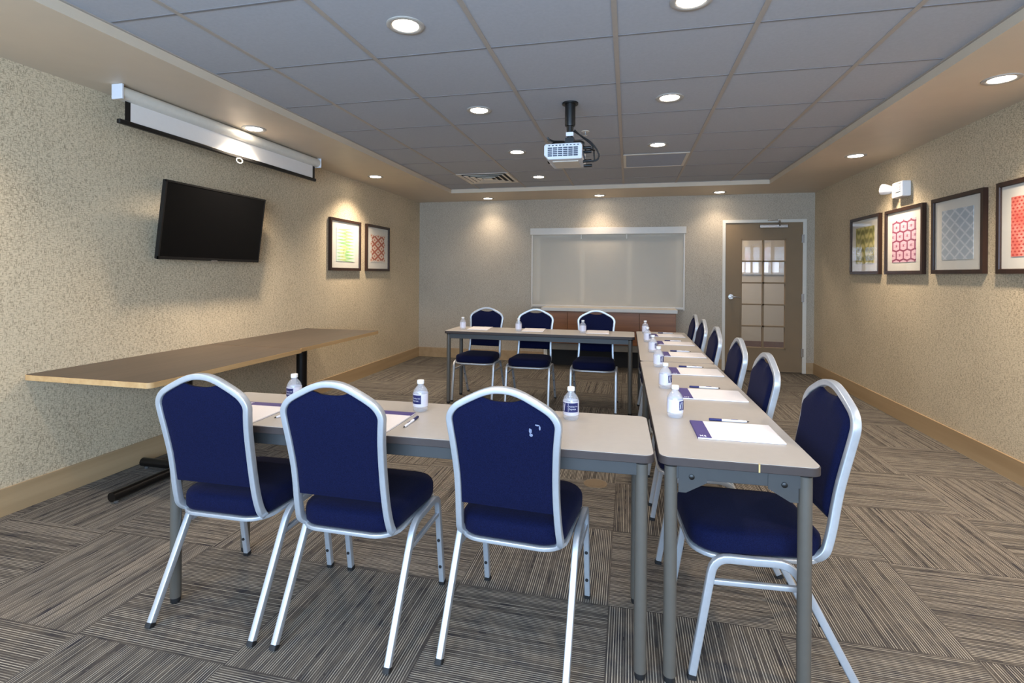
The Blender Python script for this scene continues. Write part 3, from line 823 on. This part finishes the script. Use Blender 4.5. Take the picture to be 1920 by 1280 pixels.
SO = [(-2.875, 3.513, 'soffit downlight beside the projection screen case'),
      (-2.888, 5.545, 'soffit downlight over the two framed prints on the left wall'),
      (-2.052, 7.465, 'soffit downlight at the left of the back wall'),
      (-.409, 7.455, 'soffit downlight over the middle of the roller shade'),
      (1.188, 7.455, 'soffit downlight at the right of the back wall, near the door'),
      (2.057, 5.447, 'soffit downlight over the emergency light on the right wall'),
      (2.057, 3.502, 'soffit downlight nearest the right edge of the photo')]
HID = [(-1.05, .98, ZC), (.255, .98, ZC), (-2.875, 1.48, ZS), (2.057, 1.48, ZS), (-2.875, -.55, ZS), (2.057, -.55, ZS)]
L0 = None; spots = []
for x, y, lb in CE:
    if L0 is None: L0 = make_light(lb, (x, y, ZC))
    else: dup(L0, lb, (x, y, ZC))
    spots.append((x, y, ZC, 'c'))
for x, y, lb in SO:
    dup(L0, lb, (x, y, ZS)); spots.append((x, y, ZS, 's'))
for i, (x, y, z) in enumerate(HID):
    nm = ('left tile row', 'right tile row', 'left soffit', 'right soffit', 'left soffit by the window', 'right soffit by the window')[i]
    dup(L0, 'downlight above the camera in the '+nm, (x, y, z)); spots.append((x, y, z, 'c' if z == ZC else 's'))

# ------------------------------------------------------------------ water bottles
def to_cyl(bm, r):
    for v_ in bm.verts:
        a = v_.co.x/r; v_.co = Vector((r*sin(a), -r*cos(a), v_.co.z))
def text_mesh(txt, size, x, z, shear=0):
    cu = bpy.data.curves.new('lettering', 'FONT'); cu.body = txt; cu.size = size; cu.shear = shear; cu.resolution_u = 3
    ob = bpy.data.objects.new('lettering', cu); COL.objects.link(ob)
    dg = bpy.context.evaluated_depsgraph_get(); me = bpy.data.meshes.new_from_object(ob.evaluated_get(dg))
    bpy.data.objects.remove(ob); bpy.data.curves.remove(cu)
    bm = bmesh.new(); bm.from_mesh(me); bpy.data.meshes.remove(me)
    for v_ in bm.verts: v_.co = Vector((v_.co.x+x, 0, v_.co.y+z))
    return bm
def strip(bm, x0, x1, z0, z1, n=8):
    for i in range(n):
        a, c = x0+(x1-x0)*i/n, x0+(x1-x0)*(i+1)/n
        vs = [bm.verts.new(p) for p in ((a, 0, z0), (c, 0, z0), (c, 0, z1), (a, 0, z1))]; bm.faces.new(vs)
BR = .0315
def make_bottle(label, loc, rz):
    t = thing('water_bottle', label, 'bottle', loc, rz, 'small water bottles on the tables')
    prof = [(.020, .003), (.027, 0), (.0305, .004), (.0312, .012), (BR, .020), (BR, .072), (.0305, .078), (.028, .086), (.0225, .095), (.0165, .102), (.0125, .106), (.0125, .110), (.0145, .111), (.0145, .113)]
    MB().lathe(prof, 0, 0, 28).build('bottle_body', M['pet'], t, 50)
    cp = [(.0142, .1125), (.0148, .114), (.0148, .125), (.0138, .1275), (.009, .128)]
    MB().lathe(cp, 0, 0, 24).build('cap', M['cap'], t, 50)
    lb = MB(); 
    lb.lathe([(BR+.0006, .0205), (BR+.0006, .0735)], 0, 0, 32, 2, False)
    L = lb.build('bottle_label', M['labelfilm'], t, 60)
    r = BR+.0010
    bm = bmesh.new(); strip(bm, -.041, .034, .033, .069, 20); to_cyl(bm, r); k = MB(); k.bm.free(); k.bm = bm
    k.build('logo_panel', M['navyprint'], L)
    bm = bmesh.new()
    for (xa, za, xb, zb, wd) in ((-.0375, .0375, -.0325, .0655, .0028), (-.0285, .0355, -.0240, .0662, .0030), (-.0385, .0520, -.0125, .0560, .0022)):
        d_ = Vector((xb-xa, 0, zb-za)).normalized(); nn = Vector((-d_.z, 0, d_.x))*wd/2
        A_, B_ = Vector((xa, 0, za)), Vector((xb, 0, zb))
        bm.faces.new([bm.verts.new(p) for p in (A_-nn, B_-nn, B_+nn, A_+nn)])
    strip(bm, -.0092, -.0082, .0345, .0680, 1)
    for txt, z in (('Holiday Inn', .0535), ('Express', .0430)):
        tb = text_mesh(txt, .0078 if txt[0] == 'H' else .0094, -.0060, z, .1)
        me = bpy.data.meshes.new('t'); tb.to_mesh(me); tb.free(); bm.from_mesh(me); bpy.data.meshes.remove(me)
    to_cyl(bm, r+.0004); k = MB(); k.bm.free(); k.bm = bm
    k.build('logo_lettering', M['whiteprint'], L)
    return t
# (label, x, y, turn): local -y carries the printed side
BT = [('small water bottle nearest the camera on the right hand table run', .189, 2.205, 96),
      ('small water bottle second from the near end of the right hand run', .187, 2.754, 94),
      ('small water bottle third from the near end of the right hand run', .188, 3.385, 90),
      ('small water bottle fourth from the near end of the right hand run', .181, 4.013, 96),
      ('small water bottle fifth from the near end of the right hand run', .163, 4.62, 94),
      ('small water bottle at the far end of the right hand run', .165, 5.27, 92),
      ('small water bottle behind the leftmost front chair, half hidden', -1.432, 2.012, -32),
      ('small water bottle between the middle and right front chairs', -.846, 2.035, -34),
      ('small water bottle with logo label right of the scuffed chair', -.219, 2.066, 2),
      ('small water bottle at the left end of the far table', -1.668, 5.128, 180),
      ('small water bottle at the middle of the far table', -1.082, 5.145, 180),
      ('small water bottle at the right of the far table', -.433, 5.140, 180)]
B0 = None
for lb, x, y, a in BT:
    if B0 is None: B0 = make_bottle(lb, (x, y, TT), R(a))
    else: dup(B0, lb, (x, y, TT), R(a))

# ------------------------------------------------------------------ note pads and pens
def make_pad(label, loc, rz):
    """local: x along the long side, header strip at -x"""
    t = thing('note_pad', label, 'notepad', loc, rz, 'white note pads at the seats')
    a, b = .1425, .109
    MB().box(-a, a, -b, b, .0008, .0055).build('sheets', M['paper'], t)
    MB().box(-a-.0005, a, -b-.0003, b+.0003, 0, .0009).build('backing_card', M['edge'], t)
    h = MB().box(-a-.0004, -a+.047, -b-.0002, b+.0002, .0054, .0060).box(-a-.0006, -a+.001, -b, b, .001, .0060).build('header_strip', M['purple'], t)
    lo = MB()
    lo.box(-a+.010, -a+.0125, -b+.012, -b+.030, .006, .0063).box(-a+.018, -a+.0205, -b+.012, -b+.030, .006, .0063).box(-a+.0125, -a+.018, -b+.018, -b+.022, .006, .0063)
    lo.box(-a+.024, -a+.030, -b+.012, -b+.028, .006, .0063)
    lo.build('logo_mark', M['whiteprint'], h)
    return t
PD = [('white note pad with purple strip nearest the camera on the right hand run', .383, 2.037, 1),
      ('white note pad with purple strip second from the near end of the right hand run', .391, 2.640, 1),
      ('white note pad with purple strip third from the near end of the right hand run', .390, 3.245, 1),
      ('white note pad with purple strip fourth from the near end of the right hand run', .389, 3.92, 1),
      ('white note pad with purple strip fifth from the near end of the right hand run', .386, 4.56, 1),
      ('white note pad with purple strip at the far end of the right hand run', .368, 5.125, 3),
      ('white note pad before the leftmost front chair', -1.50, 1.822, -88),
      ('white note pad before the middle front chair', -.952, 1.832, -90)]
P0 = None
for lb, x, y, a in PD:
    if P0 is None: P0 = make_pad(lb, (x, y, TT), R(a))
    else: dup(P0, lb, (x, y, TT), R(a))
def make_blank(label, loc, rz):
    t = thing('note_pad', label, 'notepad', loc, rz, 'white note pads at the seats')
    a, b = .109, .1425
    MB().box(-a, a, -b, b, .0008, .0055).build('sheets', M['paper'], t)
    MB().box(-a-.0005, a, -b-.0003, b+.0003, 0, .0009).build('backing_card', M['edge'], t)
    return t
Q0 = make_blank('plain white note pad at the left of the far table', (-1.518, 5.255, TT), R(4))
dup(Q0, 'plain white note pad at the middle of the far table', (-.942, 5.25, TT), R(3))
dup(Q0, 'plain white note pad at the right of the far table', (-.294, 5.25, TT), R(2))

def make_pen(label, loc, rz):
    """local: x along the pen, dark cap end at -x"""
    t = thing('ballpoint_pen', label, 'pen', loc, rz, 'pens beside the note pads')
    MB().lathe([(.0045, -.026), (.0048, -.02), (.0046, .05), (.003, .066)], 0, .0052, 12, 0).build('barrel', M['whiteprint'], t, 50)
    MB().lathe([(.0035, -.073), (.0051, -.071), (.0052, -.026)], 0, .0052, 12, 0).build('grip', M['navyprint'], t, 50)
    MB().lathe([(.003, .066), (.0022, .071), (.0008, .075)], 0, .0052, 10, 0).build('tip', M['black'], t, 50)
    MB().box(.008, .034, -.0012, .0012, .0098, .0110).build('clip', M['navyprint'], t)
    return t
PN = [('pen beyond the nearest note pad on the right hand run', .388, 2.180, 0),
      ('pen beyond the second note pad on the right hand run', .381, 2.795, -1),
      ('pen beyond the third note pad on the right hand run', .384, 3.405, 1),
      ('pen beyond the fourth note pad on the right hand run', .384, 4.085, 0),
      ('pen beyond the fifth note pad on the right hand run', .384, 4.72, 1),
      ('pen beyond the farthest note pad on the right hand run', .362, 5.33, -1),
      ('pen between the leftmost and middle front chairs', -1.335, 1.84, -98),
      ('pen right of the middle front chair beside its note pad', -.808, 1.851, -88)]
N0 = None
for lb, x, y, a in PN:
    if N0 is None: N0 = make_pen(lb, (x, y, TT), R(a))
    else: dup(N0, lb, (x, y, TT), R(a))

# ------------------------------------------------------------------ floor box covers
def make_cover(label, loc):
    t = thing('floor_outlet_cover', label, 'floor outlet', loc, 0, 'round floor outlet covers')
    MB().lathe([(.074, 0), (.073, .003), (.066, .004), (.064, .0035)], 0, 0, 32).build('plate', M['brassplate'], t, 40)
    MB().lathe([(.05, .0035), (.05, .0042)], 0, 0, 28).build('lid', M['brassplate'], t, 40)
    return t
F0 = make_cover('round tan floor outlet cover right of the scuffed chair, nearer one', (-.192, 3.293, 0))
dup(F0, 'round tan floor outlet cover right of the scuffed chair, farther one', (-.196, 3.573, 0))

# ------------------------------------------------------------------ lights
def area(name, loc, rot, sx, sy, power, c):
    l = bpy.data.lights.new(name, 'AREA'); l.shape = 'RECTANGLE'; l.size = sx; l.size_y = sy; l.energy = power; l.color = c
    o = bpy.data.objects.new(name, l); COL.objects.link(o); o.location = loc; o.rotation_euler = rot; return o
WARM = (1.0, .84, .66)
for i, (x, y, z, k) in enumerate(spots):
    l = bpy.data.lights.new('downlight_beam', 'SPOT'); l.energy = 15.5 if k == 'c' else (15 if y > 7 else (42 if y < 2 and x < 0 else ((66 if x > 0 else 80) if y > 5 else 100)))
    l.spot_size = R(128 if k == 'c' else 122); l.spot_blend = 1.0; l.shadow_soft_size = .07; l.color = WARM
    o = bpy.data.objects.new('downlight_beam', l); COL.objects.link(o); o.location = (x, y, z-.02)
area('window_daylight', ((RX0+RX1)/2, YR-.05, (RZ0+RZ1)/2), (R(90), 0, 0), RX1-RX0-.1, RZ1-RZ0-.1, 150, (.49, .71, 1.0))
area('corridor_lamp', (1.2, 8.8, 2.58), (0, 0, 0), 1.6, .6, 20, (1, .88, .74))
W = bpy.data.worlds.new('World'); SC.world = W; W.use_nodes = True
W.node_tree.nodes['Background'].inputs[0].default_value = (.55, .7, 1, 1); W.node_tree.nodes['Background'].inputs[1].default_value = .5

# ------------------------------------------------------------------ camera
FPX, CX, CYP = 971.2675, 952.3247, 515.4414
cam = bpy.data.cameras.new('camera'); co = bpy.data.objects.new('camera', cam); COL.objects.link(co)
cam.sensor_fit = 'HORIZONTAL'; cam.sensor_width = 36.0; cam.lens = FPX/1920*36.0
cam.shift_x = (960-CX)/1920; cam.shift_y = -(640-CYP)/1920
cam.clip_start = .02
yaw, pit, rol = .2286, -.0014, .0073
co.matrix_world = Matrix.Translation((0, 0, CAMH)) @ Matrix.Rotation(yaw, 4, 'Z') @ Matrix.Rotation(pi/2+pit, 4, 'X') @ Matrix.Rotation(rol, 4, 'Z')
SC.camera = co
vs = SC.view_settings
SC.display_settings.display_device = 'sRGB'
vs.view_transform = 'Standard'; vs.look = 'None'; vs.gamma = 1; vs.exposure = 1.34; vs.use_curve_mapping = False
